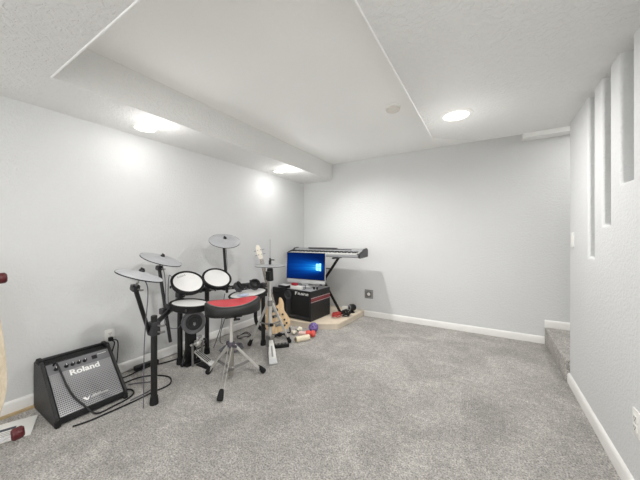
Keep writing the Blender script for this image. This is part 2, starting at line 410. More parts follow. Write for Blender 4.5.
# cymbals
def cymbal(c, n, r=.156, parent=kit):
    M = frame(c, n)
    o = MB().lathe([(0, .018), (.03, .017), (.042, .008), (r * .6, .004), (r - .006, -.006), (r, -.010)], M, seg=56, caps=False)
    o.lathe([(r, -.010), (r, -.014)], M, seg=56, caps=False)
    pad = o.build('cymbal_pad', CYMTOP, parent, ang=60)
    MB().lathe([(r + .001, -.009), (r + .0015, -.0155), (r * .6, -.010), (.03, -.006), (0, -.006)], M, seg=56, caps=False).build('pad_underside', RUBBER, pad)
    b = MB(); b.cyl(M @ V((0, 0, .016)), M @ V((0, 0, .03)), .018, .016, bev=.002); b.box((0, 0, .034), (.034, .011, .012), M, bev=.003); b.build('wing_nut', BLACK, pad)
    b = MB(); b.cyl(M @ V((0, 0, -.006)), M @ V((0, 0, -.055)), .007); b.cyl(M @ V((0, 0, -.006)), M @ V((0, 0, -.03)), .014, .010); b.build('tilter', DKCHROME, pad)
    return pad, M
def boom(p0, p1, r=.0135):
    b = MB().cyl(p0, p1, r, bev=.003).build('cymbal_arm', BLACK, kit); return b
c1, M1 = cymbal((-1.845, .88, .975), (.183, .245, .95), .132)
e1 = V((-1.905, .875, .885))
clamp(e1, kit, .7, (.3, 0, 1)); MB().cyl(M1 @ V((0, 0, -.05)), e1, .007).build('tilter_rod', DKCHROME, kit)
boom(V((-2.10, 1.062, .50)), e1)
c2, M2 = cymbal((-2.357, 1.291, 1.028), (.30, .18, .94), .160)
e2 = V((-2.395, 1.288, .945))
clamp(e2, kit, .7, (.2, 0, 1)); MB().cyl(M2 @ V((0, 0, -.05)), e2, .007).build('tilter_rod', DKCHROME, kit)
boom(V((-2.315, 1.34, .31)), e2)
clamp(V((-2.36, 1.31, .575)), kit, .95)
c3, M3 = cymbal((-2.338, 1.928, 1.180), (.40, -.22, .89), .154)
e3 = V((-2.36, 1.934, 1.10))
boom(V((-2.36, 1.975, .62)), V((-2.36, 1.934, 1.105)), .014)
MB().cyl(M3 @ V((0, 0, -.05)), V((-2.36, 1.934, 1.11)), .007).build('tilter_rod', DKCHROME, kit)
clamp(V((-2.385, 1.97, .67)), kit, .9)
# drum pads
def drum_pad(name, c, n, r, h=.045, flat=False):
    M = frame(c, n)
    s = MB().lathe([(0, -h), (r * .8, -h), (r * .97, -h * .75), (r, -h * .3), (r + .004, -.004), (r + .006, .004), (r + .002, .009), (r - .012, .009), (r - .016, .002), (0, .001)], M, seg=56, caps=False).build(name, RUBBER, kit, ang=50)
    MB().lathe([(0, .0035), (r * .5, .003), (r - .015, .0025), (r - .013, 0.002)], M, seg=56, caps=False).build('mesh_head', MESHHEAD, s)
    for k in range(6):
        a = 2 * PI * k / 6 + .3
        q = M @ V(((r + .008) * math.cos(a), (r + .008) * math.sin(a), -.012)); q2 = M @ V(((r + .008) * math.cos(a), (r + .008) * math.sin(a), -.034))
        MB().cyl(q, q2, .008, .007, bev=.001, seg=10).build('tension_lug', DKGREY, s)
    return s, M
TOMC = V((-1.995, 1.925, .66))
ta, MTA = drum_pad('tom_pad', (-2.327, 1.509, .80), (.56, -.17, .78), .138)
tb, MTB = drum_pad('tom_pad', (-2.312, 1.811, .80), (.56, -.20, .79), .136)
sn, MSN = drum_pad('snare_pad', (-2.178, 1.430, .640), (.07, .06, .99), .155, .055)
tc_, MTC = drum_pad('tom_pad', TOMC, (-.06, -.12, .985), .183, .05)
text_mesh('Roland', .028, MTA @ Matrix.Rotation(R(90), 4, 'Z') @ Matrix.Translation((-.01, .088, .0038)) , 'logo_lettering', mat('grey_print', (150, 150, 150), .5, noise=.01), ta)
mount = lambda a, b_: MB().cyl(a, b_, .011).build('pad_mount', BLACK, kit)
mount(P2 + V((0, 0, .72)), MTA @ V((0, 0, -.04))); mount(P3 + V((0, 0, .72)), MTB @ V((0, 0, -.04)))
mount(V((-2.36, 1.96, .69)), MTB @ V((0, .05, -.04)))
mount(P2 + V((.02, -.02, .6)), MSN @ V((0, 0, -.05))); mount(V((-2.26, 2.14, .67)), MTC @ V((0, 0, -.045)))
clamp(V((-2.325, 1.335, .615)), kit, .8)
# drum module on the rack, behind the right hand pad
md = MB().box((-2.19, 2.19, .71), (.06, .15, .04), bev=.010).build('sound_module', mat('pale_module', (214, 214, 211), .45, noise=.02), kit)
for k in range(5):
    MB().cyl((-2.19, 2.143 + k * .024, .727), (-2.19, 2.143 + k * .024, .746), .009, .008, bev=.002, seg=12).build('dial', BLACK, md)
# signal leads that hang from the pads
def lead(pts, r=.0035): return MB().tube(pts, r, seg=6, smooth=6).build('pad_lead', GREYCABLE, kit)
lead([(-1.83, .89, .95), (-1.86, .93, .86), (-1.95, .96, .62), (-2.05, 1.0, .42), (-2.055, 1.0, .2), (-2.06, 1.0, .008)])
lead([(-2.36, 1.29, 1.0), (-2.335, 1.305, .85), (-2.345, 1.315, .6), (-2.37, 1.33, .45), (-2.30, 1.40, .42), (-2.2, 1.42, .58)])
lead([(-2.33, 1.93, 1.15), (-2.325, 1.945, .95), (-2.335, 1.95, .7)])
lead([(-2.43, 1.44, .80), (-2.44, 1.40, .86), (-2.45, 1.40, .60), (-2.47, 1.47, .52)])
lead([(-2.40, 1.78, .78), (-2.42, 1.86, .66), (-2.30, 1.85, .72)])

# ------------------------------------------------------------------ kick pad and pedal
kp = thing('kick_pad', (-2.40, 1.60, 0), 'black kick drum pad tower with round ribbed pad, standing under the snare pad', 'drum pad')
n = V((.90, -.30, .12)).normalized()
MK = frame((-2.371, 1.598, .405), n, (0, 1, 0))
MB().lathe([(0, -.05), (.085, -.05), (.104, -.04), (.108, .0), (.104, .016), (.092, .020), (.084, .010), (.074, .006)], MK, seg=48, caps=False).build('pad_rim', mat('rim_grey', (112, 112, 114), .5, noise=.08), kp, ang=50)
MB().lathe([(0, .006), (.018, .006), (.022, .010), (.034, .010), (.038, .004), (.052, .004), (.056, .010), (.066, .010), (.076, .004)], MK, seg=48, caps=False).build('striking_face', DKGREY, kp, ang=30)
MB().prism([(-.012, -.02), (.0, -.034), (.012, -.02), (.006, .004), (.0, -.012), (-.006, .004)], .0105, .0125, MK).build('printed_mark', GREYPL, kp)
MB().box((-2.425, 1.60, .19), (.05, .095, .34), bev=.012).build('tower', BLACK, kp)
MB().box((-2.42, 1.60, .012), (.10, .15, .02), bev=.005).build('base_plate', BLACK, kp)
for s in (-1, 1):
    MB().tube([(-2.44, 1.60 + s * .045, .13), (-2.432, 1.60 + s * .07, .06), (-2.425, 1.60 + s * .085, .02)], .010, seg=8, smooth=4).build('stay', BLACK, kp)
    MB().ball((-2.425, 1.60 + s * .085, .018), .018, 12).build('foot', RUBBER, kp)
pd = thing('kick_pedal', (-2.27, 1.635, 0), 'chrome bass drum pedal on the carpet in front of the kick pad', 'pedal')
ph = V((-2.195, 1.662, .022)); pt = V((-2.365, 1.612, .125))
ux = (pt - ph).normalized(); MP = frame(ph, ux.cross(V((0, 0, 1)).cross(ux)), ux)
MP = frame(ph, V((0, 0, 1)) - ux * ux.z, ux)
Lp = (pt - ph).length
fb = MB().prism([(0, -.032), (Lp * .55, -.038), (Lp, -.028), (Lp + .01, 0), (Lp, .028), (Lp * .55, .038), (0, .032)], 0, .009, MP, bev=.002).build('footboard', CHROME, pd)
for k in range(3): MB().box((Lp * .55, (k - 1) * .02, .011), (Lp * .75, .006, .004), MP, bev=.001).build('grip_strip', BLACK, fb)
MB().box((.0, 0, .006), (.04, .07, .016), MP, bev=.004).build('heel_plate', CHROME, pd)
MB().box((-2.265, 1.637, .006), (.17, .075, .008), bev=.002).build('base_plate', BLACK, pd)
for s in (-1, 1):
    MB().cyl((-2.345, 1.618 + s * .05, .005), (-2.35, 1.618 + s * .05, .215), .011, .010).build('upright', DKCHROME, pd)
MB().cyl((-2.35, 1.548, .205), (-2.35, 1.69, .205), .009).build('axle', CHROME, pd)
MB().cyl((-2.35, 1.60, .205), (-2.35, 1.636, .205), .03, bev=.004, seg=24).build('cam', CHROME, pd)
MB().cyl((-2.35, 1.69, .205), (-2.35, 1.71, .205), .024, bev=.004).build('spring_knob', BLACK, pd)
MB().cyl((-2.335, 1.618, .2), pt + V((.01, 0, .008)), .006).build('chain', DKCHROME, pd)
b = MB(); b.cyl((-2.35, 1.618, .21), (-2.310, 1.620, .27), .005); b.cyl((-2.328, 1.624, .27), (-2.295, 1.615, .28), .016, bev=.004); b.build('beater', GREYPL, pd)

# ------------------------------------------------------------------ drum throne
TC = V((-1.826, 1.571, 0))
th = thing('drum_throne', TC, 'drum throne with red and black saddle seat on chrome tripod legs', 'stool')
def throne_r(a):
    # wide back, waisted front
    return .203 * (1 - .10 * math.cos(2 * a) ) * (1 - .05 * math.cos(a) ** 8)
seatM = Matrix.Translation(TC + V((.013, .015, .572))) @ Matrix.Rotation(R(-3.5), 4, V((.654, .756, 0))) @ Matrix.Rotation(R(-3), 4, V((-.756, .654, 0))) @ Matrix.Rotation(R(-41), 4, 'Z')
def seat_mesh(rows, extra=0):
    b = bmesh.new(); rings = []; seg = 56
    for f, z in rows:
        ring = []
        for k in range(seg):
            a = 2 * PI * k / seg; r = throne_r(a) * f
            x, y = r * math.cos(a), r * math.sin(a)
            zz = z + (.028 * (y / .2) ** 2 - .012 * (x / .2) ** 2 * (1 if x > 0 else -.8) if z > .05 else 0)
            ring.append(b.verts.new((x, y, zz)))
        rings.append(ring)
    for a_, c_ in zip(rings, rings[1:]):
        for k in range(seg): b.faces.new((a_[k], a_[(k + 1) % seg], c_[(k + 1) % seg], c_[k]))
    b.faces.new(rings[-1])
    bmesh.ops.recalc_face_normals(b, faces=b.faces[:])
    m_ = MB(); m_._add(b, seatM); return m_
seat_mesh([(.1, 0), (.88, .0), (.96, .008), (1.0, .03), (1.0, .06), (.985, .075), (.95, .084), (.90, .0865), (.5, .0860), (.05, .0855)]).build('seat_cushion', mat('black_vinyl', (26, 27, 27), .5, bump=.15, bscale=200), th, ang=60)
seat_mesh([(.90, .085), (.89, .089), (.82, .0925), (.6, .0925), (.3, .0915), (.04, .091)]).build('seat_top', RED, th, ang=60)
pp = MB().tube([seatM @ V((throne_r(2 * PI * k / 56) * .90 * math.cos(2 * PI * k / 56), throne_r(2 * PI * k / 56) * .90 * math.sin(2 * PI * k / 56),
     .0885 + .028 * (throne_r(2 * PI * k / 56) * .9 * math.sin(2 * PI * k / 56) / .2) ** 2 - .012 * (throne_r(2 * PI * k / 56) * .9 * math.cos(2 * PI * k / 56) / .2) ** 2 * (1 if math.cos(2 * PI * k / 56) > 0 else -.8))) for k in range(57)], .0035, seg=6)
pp.build('piping', mat('grey_piping', (120, 116, 112), .5, noise=.05), th)
MB().box((0, 0, -.012), (.16, .13, .022), seatM, bev=.005).build('seat_bracket', BLACK, th)
b = MB(); b.cyl(seatM @ V((.08, 0, -.014)), seatM @ V((.15, .02, -.02)), .006); b.box((.16, .022, -.02), (.03, .05, .012), seatM, bev=.004); b.build('wing_bolt', BLACK, th)
MB().cyl(TC + V((0, 0, .30)), TC + V((0, 0, .56)), .0145).build('seat_post', CHROME, th)
MB().cyl(TC + V((0, 0, .055)), TC + V((0, 0, .33)), .021, bev=.003, seg=24).build('column', mat('brushed_steel', (176, 174, 168), .35, 1, noise=.05), th)
b = MB(); b.cyl(TC + V((0, 0, .29)), TC + V((0, 0, .335)), .030, bev=.004); b.box(TC + V((.05, -.01, .312)), (.05, .014, .02), bev=.004); b.box(TC + V((-.04, .01, .312)), (.04, .03, .035), bev=.006); b.build('height_collar', mat('collar_grey', (112, 108, 118), .35, .8, noise=.1), th)
MB().cyl(TC + V((0, 0, .10)), TC + V((0, 0, .13)), .027, bev=.003).build('lower_collar', DKCHROME, th)
for F in (V((-2.092, 1.555, 0)), V((-1.68, 1.346, 0)), V((-1.707, 1.811, 0))):
    d = (F - TC).normalized(); sd_ = V((-d.y, d.x, 0))
    top = TC + d * .03 + V((0, 0, .30)); ft = F + V((0, 0, .035))
    lg = MB()
    for s in (-1, 1): lg.tube([top + sd_ * s * .014, ft + sd_ * s * .012 - d * .01], 0, seg=4, flat=(.0035, .010))
    leg = lg.build('tripod_leg', CHROME, th)
    br = MB(); mid = top.lerp(ft, .58); low = TC + d * .026 + V((0, 0, .115))
    for s in (-1, 1): br.tube([mid + sd_ * s * .006, low + sd_ * s * .006], 0, seg=4, flat=(.003, .008))
    br.build('brace', DKCHROME, leg)
    ax = (ft - top).normalized()
    MB().lathe([(0, -.075), (.014, -.075), (.019, -.06), (.024, -.012), (.022, .0), (0, .004)], frame(ft + ax * .028, ax), seg=16, caps=False).build('rubber_foot', RUBBER, leg)

# ------------------------------------------------------------------ hi-hat stand
HC = V((-2.0, 2.245, 0))
hh = thing('hi_hat_stand', HC, 'chrome hi-hat stand with thin grey pad, long rod and white foot pedal', 'hi-hat stand')
MB().cyl(HC + V((0, 0, .04)), HC + V((0, 0, .56)), .022, bev=.002, seg=20).build('lower_tube', CHROME, hh)
MB().cyl(HC + V((0, 0, .54)), HC + V((0, 0, .78)), .012, seg=18).build('upper_tube', CHROME, hh)
MB().cyl(HC + V((0, 0, .9)), HC + V((0, 0, 1.185)), .0032, seg=8).build('pull_rod', DKCHROME, hh)
b = MB(); b.cyl(HC + V((0, 0, .74)), HC + V((0, 0, .875)), .038, .032, bev=.006, seg=20); b.box(HC + V((.01, -.035, .80)), (.05, .04, .09), bev=.008); b.build('controller', BLACK, hh)
MH = Matrix.Translation(HC + V((0, 0, .908)))
hp = MB().lathe([(0, .004), (.03, .004), (.05, .001), (.10, -.001), (.163, -.003), (.166, -.006)], MH, seg=56, caps=False).build('hi_hat_pad', CYMTOP, hh, ang=60)
MB().lathe([(.166, -.006), (.163, -.011), (.05, -.011), (0, -.011)], MH, seg=56, caps=False).build('pad_underside', RUBBER, hp)
b = MB(); b.cyl(HC + V((0, 0, .915)), HC + V((0, 0, .96)), .014, bev=.003); b.box(HC + V((.025, .01, .965)), (.05, .012, .012), bev=.003); b.cyl(HC + V((0, 0, .955)), HC + V((0, 0, .985)), .009); b.build('clutch', BLACK, hh)
MB().cyl(HC + V((0, 0, .47)), HC + V((0, 0, .53)), .027, bev=.004).build('leg_collar', DKCHROME, hh)
MB().cyl(HC + V((0, 0, .25)), HC + V((0, 0, .285)), .026, bev=.003).build('brace_collar', DKCHROME, hh)
MB().box(HC + V((.035, -.015, .275)), (.035, .03, .03), bev=.008).build('wing_bolt', BLACK, hh)
for F in (V((-2.256, 2.203, 0)), V((-1.94, 2.498, 0))):
    d = (F - HC).normalized(); sd_ = V((-d.y, d.x, 0)); top = HC + d * .026 + V((0, 0, .50)); ft = F + V((0, 0, .035))
    lg = MB()
    for s in (-1, 1): lg.tube([top + sd_ * s * .012, ft + sd_ * s * .010], 0, seg=4, flat=(.0035, .010))
    leg = lg.build('tripod_leg', CHROME, hh)
    MB().tube([top.lerp(ft, .48), HC + d * .02 + V((0, 0, .268))], 0, seg=4, flat=(.004, .009)).build('brace', DKCHROME, leg)
    ax = (ft - top).normalized()
    MB().lathe([(0, -.075), (.014, -.075), (.018, -.06), (.023, -.012), (.021, 0), (0, .004)], frame(ft + ax * .028, ax), seg=16, caps=False).build('rubber_foot', RUBBER, leg)
hl = V((-1.745, 2.0, .02)); ht = HC + V((.07, -.065, .13)); ux = (ht - hl).normalized()
MHP = frame(hl, V((0, 0, 1)) - ux * ux.z, ux); Lh = (ht - hl).length
fb = MB().prism([(-.02, -.033), (Lh * .4, -.036), (Lh, -.020), (Lh, .020), (Lh * .4, .036), (-.02, .033)], 0, .010, MHP, bev=.003).build('footboard', mat('pale_pedal', (214, 213, 209), .35, .3, noise=.05), hh)
MB().box((.0, 0, .005), (.06, .078, .018), MHP, bev=.006).build('heel_plate', SILVER, hh)
MB().box((Lh * .45, 0, .0115), (Lh * .5, .016, .003), MHP).build('grip_strip', GREYPL, fb)
MB().box(HC.lerp(hl, .5) + V((0, 0, -.004)), (.02, .02, .008)).build('base_link', BLACK, hh)
for s in (-1, 1):
    d = V((.72, -.69, 0)); sd_ = V((.69, .72, 0))
    MB().tube([HC + sd_ * s * .034 + V((0, 0, .06)), HC + d * .30 + sd_ * s * .036 + V((0, 0, .012))], .006, seg=8).build('base_wire', DKCHROME, hh)
MB().box(HC + V((.01, -.01, .10)), (.07, .07, .12), bev=.01).build('pedal_frame', DKCHROME, hh)
MB().cyl(ht, HC + V((.01, -.01, .16)), .006).build('chain', DKCHROME, hh)

# ------------------------------------------------------------------ headphones lying on the right hand pad
hpC = TOMC + V((-.02, .0, .012))
hd = thing('headphones', hpC, 'black over-ear headphones lying on the right-hand drum pad', 'headphones')
for k, (dx, dy, nz) in enumerate(((-.055, -.055, (.55, .50, .55)), (.05, .055, (.62, -.30, .55)))):
    M = frame(hpC + V((dx, dy, .052 + .016 * k)), V(nz)) @ Matrix.Scale(1.25, 4)
    cup = MB().lathe([(0, -.03), (.03, -.028), (.042, -.014), (.044, .0), (.04, .006), (0, .006)], M, seg=28, caps=False).build('ear_cup', DKGREY, hd, ang=60)
    b = MB(); b.lathe([(.026, .006), (.036, .008), (.043, .016), (.038, .026), (.028, .026), (.024, .016)], M, seg=28, caps=False); b.build('ear_pad', RUBBER, cup, ang=60)
MB().tube([hpC + V((-.07, -.07, .055)), hpC + V((-.12, -.02, .052)), hpC + V((-.125, .07, .05)), hpC + V((-.06, .125, .05)), hpC + V((.03, .10, .06))], 0, seg=10, smooth=6, flat=(.006, .016)).build('headband', BLACK, hd)
dn = thing('drum_key_card', hpC + V((.05, -.07, 0)), 'small pale cloth lying beside headphones on the drum pad', 'cloth')
MTCp = MTC
b = MB(); b.prism([(-.05, -.035), (.05, -.03), (.045, .035), (-.045, .03)], 0, .006, MTC @ Matrix.Translation((-.06, -.10, .0105)) if False else frame(MTC @ V((.03, -.09, .0105)), MTC.to_3x3() @ V((0, 0, 1))), bev=.002)
dn.name = 'folded_cloth'; ORI['folded_cloth'] = ORI['drum_key_card']
b.build('cloth', mat('pale_blue_cloth', (190, 198, 220), .8, noise=.08, nscale=60), dn)

# ------------------------------------------------------------------ bass guitar on its stand
B0 = V((-2.105, 2.535, .09)); H0 = V((-2.405, 2.495, 1.055))
ua = (H0 - B0).normalized(); nf = V((.72, -.69, .1)); nf = (nf - ua * nf.dot(ua)).normalized(); ra = ua.cross(nf)
if ra.dot(V((.69, .72, 0))) < 0: ra = -ra
MG = Matrix(((ra.x, ua.x, nf.x, B0.x), (ra.y, ua.y, nf.y, B0.y), (ra.z, ua.z, nf.z, B0.z), (0, 0, 0, 1)))
LG = (H0 - B0).length
bass = thing('bass_guitar', B0, 'natural wood bass guitar leaning upright on a stand behind the hi-hat', 'guitar')
half = [(.0, .0), (.07, -.002), (.125, .03), (.148, .085), (.138, .15), (.118, .20), (.115, .25), (.128, .31), (.118, .37), (.098, .385), (.082, .36), (.066, .315), (.035, .30)]
left = [(-x, y) for x, y in [(.05, -.004), (.11, .015), (.143, .07), (.143, .13), (.115, .185), (.104, .235), (.12, .30), (.128, .40), (.115, .44), (.098, .43), (.082, .37), (.06, .315), (.035, .305)]]
outline = half + list(reversed(left))
ol = [V((x, y, 0)) for x, y in outline]; ol = spline(ol + [ol[0]], 3)[:-1]
MB().prism([(p.x, p.y) for p in ol], -.02, .02, MG, bev=.006).build('body', BASSWOOD, bass, ang=40)
MB().prism([(-.030, .28), (.030, .28), (.021, LG - .12), (-.021, LG - .12)], .016, .030, MG, bev=.002).build('neck', MAPLE, bass)
MB().prism([(-.029, .27), (.029, .27), (.020, LG - .12), (-.020, LG - .12)], .030, .035, MG).build('fretboard', mat('fretboard_grey_brown', (128, 118, 108), .5, noise=.1, nscale=40), bass)
hs = MB().prism([(-.021, LG - .12), (.021, LG - .12), (.028, LG - .08), (.024, LG + .02), (.010, LG + .055), (-.014, LG + .06), (-.034, LG + .03), (-.034, LG - .05), (-.028, LG - .09)], .008, .024, MG, bev=.003).build('headstock', mat('cream_headstock', (232, 224, 208), .4, noise=.03), bass)
for k in range(4):
    s = -1 if k % 2 else 1
    y = LG - .065 + (k // 2) * .055
    b = MB(); b.cyl(MG @ V((s * .018, y, .024)), MG @ V((s * .018, y, .04)), .007); b.cyl(MG @ V((s * .03, y, .016)), MG @ V((s * .048, y, .016)), .004); b.box((s * .054, y, .016), (.022, .006, .026), MG, bev=.003); b.build('tuner', DKCHROME, hs)
for y in (.19, .255): MB().box((0, y, .024), (.085, .03, .014), MG, bev=.003).build('pickup', BLACK, bass)
MB().box((0, .085, .024), (.075, .035, .014), MG, bev=.003).build('bridge', DKCHROME, bass)
for x, y in ((.085, .12), (.10, .075), (.07, .055), (.08, .185)): MB().cyl(MG @ V((x, y, .02)), MG @ V((x, y, .04)), .012, .010, bev=.002, seg=14).build('knob', DKGREY, bass)
for k in range(4): MB().cyl(MG @ V((-.022 + k * .015, .085, .034)), MG @ V((-.012 + k * .008, LG - .11, .039)), .0014, seg=5).build('string', CHROME, bass)
# wide strap hanging in a loop down the left side
stp = [MG @ V(p) for p in ((-.115, .43, .0), (-.16, .41, .01), (-.215, .30, .015), (-.232, .20, .015), (-.21, .11, .0), (-.180, .09, .0), (-.150, .10, 0))]
MB().tube(stp, 0, seg=8, smooth=8, flat=(.004, .022)).build('strap', RUBBER, bass)
gs = thing('guitar_stand', (B0.x, B0.y, 0), 'low black tubular stand holding the bass guitar', 'stand')
bk = B0 - nf * .07
MB().tube([V((bk.x, bk.y, .05)) - nf * .02, MG @ V((0, .30, -.075)), MG @ V((0, .36, -.05))], .010, smooth=5).build('back_tube', BLACK, gs)
base = V((B0.x, B0.y, 0)) + V((nf.x, nf.y, 0)) * -.02
rh = V((ra.x, ra.y, 0)).normalized(); fh = V((nf.x, nf.y, 0)).normalized()
for s in (-1, 1):
    MB().tube([base + V((0, 0, .06)), base + rh * s * .06 + fh * .02 + V((0, 0, .045)), base + rh * s * .10 + fh * .05 + V((0, 0, .014))], .010, smooth=5).build('leg', BLACK, gs)
    MB().ball(base + rh * s * .10 + fh * .05 + V((0, 0, .016)), .016, 12).build('rubber_foot', RUBBER, gs)
    MB().tube([base + V((0, 0, .045)), MG @ V((s * .05, -.040, -.012)), MG @ V((s * .085, -.040, .0)), MG @ V((s * .110, -.036, .05)), MG @ V((s * .118, .02, .064))], .008, smooth=5).build('cradle_arm', RUBBER, gs)
MB().tube([base + V((0, 0, .06)), base - fh * .16 + V((0, 0, .014))], .010).build('rear_leg', BLACK, gs)
MB().box((base.x, base.y, .046), (.05, .05, .036), bev=.01).build('hub', BLACK, gs)
fx = thing('effects_pedal', (-1.965, 2.33, 0), 'flat black effects pedal on the carpet below the bass guitar', 'pedal')
Mf = frame((-1.935, 2.36, 0), (0, 0, 1), rh)
MB().box((0, 0, .020), (.16, .06, .036), Mf, bev=.006).build('housing', BLACK, fx)
for k in range(4): MB().cyl(Mf @ V((-.057 + k * .038, -.005, .036)), Mf @ V((-.057 + k * .038, -.005, .052)), .010, .009, bev=.002, seg=14).build('knob', GREYPL, fx)

# ------------------------------------------------------------------ low platform in the corner
ZP = .08
plat = thing('low_platform', (-2.2, 3.5, 0), 'low pale wooden platform in the back corner with angled front edge', 'platform')
poly = [(XL + .001, 2.955), (-1.95, 3.03), (-1.665, 3.20), (-1.635, YB - .001), (XL + .001, YB - .001)]
MB().prism(poly, ZP - .018, ZP, bev=.002).build('top_board', PLANK, plat)
ins = [(XL + .001, 2.965), (-1.955, 3.04), (-1.675, 3.206), (-1.645, YB - .001), (XL + .001, YB - .001)]
MB().prism(ins, 0, ZP - .018).build('fascia', mat('cream_fascia', (220, 208, 190), .5, noise=.05, nscale=14), plat)

# ------------------------------------------------------------------ black cabinet amplifier
CW, CD, CH = .70, .48, .405
Mc = Matrix.Translation((-2.340, 3.305, ZP)) @ Matrix.Rotation(R(-3), 4, 'Z')
cab = thing('cabinet_amplifier', (-2.340, 3.305, ZP), 'large black cabinet amplifier with red and white side stripes on the platform', 'amplifier')
MB().box((0, 0, CH / 2 + .002), (CW, CD, CH - .006), Mc, bev=.01, seg=3).build('cabinet', mat('cab_black', (20, 20, 21), .55, bump=.25, bscale=300), cab)
MB().box((0, .005, CH - .003), (CW - .02, CD - .02, .012), Mc, bev=.003).build('top_panel', mat('worn_grey_top', (150, 150, 152), .5, noise=.12, nscale=30), cab)
yf = -CD / 2
for x, w in ((-.20, .23), (.175, .29)):
    MB().box((x, yf - .002, .205), (w, .008, .27), Mc, bev=.003).build('grille_panel', mat('grille_cloth', (17, 17, 18), .85, noise=.15, nscale=120), cab)
MB().box((-.035, yf - .004, .19), (.085, .014, .26), Mc, bev=.006).build('horn_pillar', mat('pillar_grey', (44, 44, 46), .5, noise=.1), cab)
Mhorn = Mc @ frame((-.035, yf - .010, .325), (0, -1, 0), (1, 0, 0))
MB().lathe([(0, -.004), (.03, -.003), (.044, .004), (.056, .014), (.062, .012), (.064, 0)], Mhorn, seg=32, caps=False).build('horn', mat('horn_grey', (58, 58, 61), .4, noise=.1), cab)
MB().box((0, yf - .004, .045), (CW - .04, .014, .022), Mc, bev=.004).build('bottom_rail', DKGREY, cab)
MB().box((0, yf - .004, CH - .032), (CW - .04, .014, .030), Mc, bev=.004).build('top_rail', BLACK, cab)
Mw = Mc @ frame((.205, yf - .0125, CH - .042), (0, -1, 0), (1, 0, 0))
lg = MB()
lg.prism([(-.115, -.020), (-.103, -.020), (-.095, .022), (-.112, .022)], 0, .001, Mw); lg.prism([(-.10, .0), (-.085, .0), (-.083, .008), (-.098, .008)], 0, .001, Mw)
lg.prism([(-.094, .014), (-.075, .014), (-.073, .022), (-.092, .022)], 0, .001, Mw)
for k in range(7):
    x = -.066 + k * .026
    lg.prism([(x, -.015), (x + .008, -.015), (x + .011, .013), (x + .003, .013)], 0, .001, Mw)
    lg.prism([(x + .002, -.015 if k % 2 else .006), (x + .021, -.015 if k % 2 else .006), (x + .022, -.007 if k % 2 else .013), (x + .003, -.007 if k % 2 else .013)], 0, .001, Mw)
    if k % 3 != 1: lg.prism([(x + .014, -.015), (x + .021, -.015), (x + .024, .013), (x + .017, .013)], 0, .001, Mw)
lg.build('white_lettering', PRINT, cab)
xs = CW / 2
def stripe(z, h, m, nm): MB().box((xs + .001, 0, z), (.003, CD - .012, h), Mc).build(nm, m, cab)
stripe(.312, .009, mat('stripe_white', (188, 160, 160), .5, noise=.03), 'white_stripe'); stripe(.285, .030, mat('stripe_red', (132, 40, 50), .5, noise=.05), 'red_stripe'); stripe(.258, .009, MATS['stripe_white'], 'white_stripe')
for sx in (-1, 1):
    for sy in (-1, 1): MB().cyl(Mc @ V((sx * .26, sy * .16, 0)), Mc @ V((sx * .26, sy * .16, .006)), .022).build('foot', RUBBER, cab)

# ------------------------------------------------------------------ monitor on the amplifier
ZA = ZP + CH + .003
mon = thing('computer_monitor', (-2.235, 3.28, ZA), 'silver framed computer monitor showing a glowing blue desktop, on the amplifier', 'monitor')
Mm = Matrix.Translation((-2.24, 3.25, ZA + .009)) @ Matrix.Rotation(R(4.5), 4, 'Z') @ Matrix.Rotation(R(-3), 4, 'X')
MWd, MHt, zb = .625, .378, .112
MB().box((0, .018, zb + MHt / 2 - .026), (MWd + .002, .03, MHt + .062), Mm, bev=.006).build('housing', SILVER, mon)
MB().box((0, .001, zb + MHt / 2), (MWd + .003, .006, MHt + .006), Mm, bev=.002).build('bezel', BLACK, mon)
sm = bpy.data.materials.new('desktop_glow'); sm.use_nodes = True
nt = sm.node_tree; nt.nodes.clear()
N = lambda t: nt.nodes.new(t); Lk = nt.links.new
out = N('ShaderNodeOutputMaterial'); em = N('ShaderNodeEmission'); Lk(em.outputs[0], out.inputs[0])
tc = N('ShaderNodeTexCoord'); sx = N('ShaderNodeSeparateXYZ'); Lk(tc.outputs['Generated'], sx.inputs[0])
def mth(op, a, b=None, c=None):
    n_ = N('ShaderNodeMath'); n_.operation = op
    for i, v in enumerate((a, b, c)):
        if v is None: continue
        if isinstance(v, (int, float)): n_.inputs[i].default_value = v
        else: Lk(v, n_.inputs[i])
    return n_.outputs[0]
u, v_ = sx.outputs['X'], sx.outputs['Z']
du = mth('SUBTRACT', u, .84); dv = mth('MULTIPLY', mth('SUBTRACT', v_, .48), .62)
left_d = mth('MAXIMUM', mth('MULTIPLY', du, -1), 0); right_d = mth('MAXIMUM', du, 0)
width = mth('ADD', .10, mth('MULTIPLY', left_d, .16))
beam = mth('EXPONENT', mth('MULTIPLY', mth('POWER', mth('DIVIDE', mth('ABSOLUTE', dv), width), 2), -1))
fade = mth('EXPONENT', mth('ADD', mth('MULTIPLY', left_d, -2.6), mth('MULTIPLY', right_d, -14)))
slope = mth('DIVIDE', dv, mth('ADD', left_d, .35))
cb = N('ShaderNodeCombineXYZ'); Lk(mth('MULTIPLY', slope, 9), cb.inputs[0]); Lk(mth('MULTIPLY', left_d, .6), cb.inputs[1])
nz = N('ShaderNodeTexNoise'); nz.inputs['Scale'].default_value = 2.2; nz.inputs['Detail'].default_value = 2; Lk(cb.outputs[0], nz.inputs['Vector'])
rays = mth('MULTIPLY_ADD', nz.outputs['Fac'], 1.5, .25)
val = mth('MULTIPLY', mth('MULTIPLY', beam, fade), rays)
rp = N('ShaderNodeValToRGB'); e = rp.color_ramp.elements
e[0].position = 0; e[0].color = lin(6, 30, 84); e[1].position = 1; e[1].color = lin(130, 225, 255)
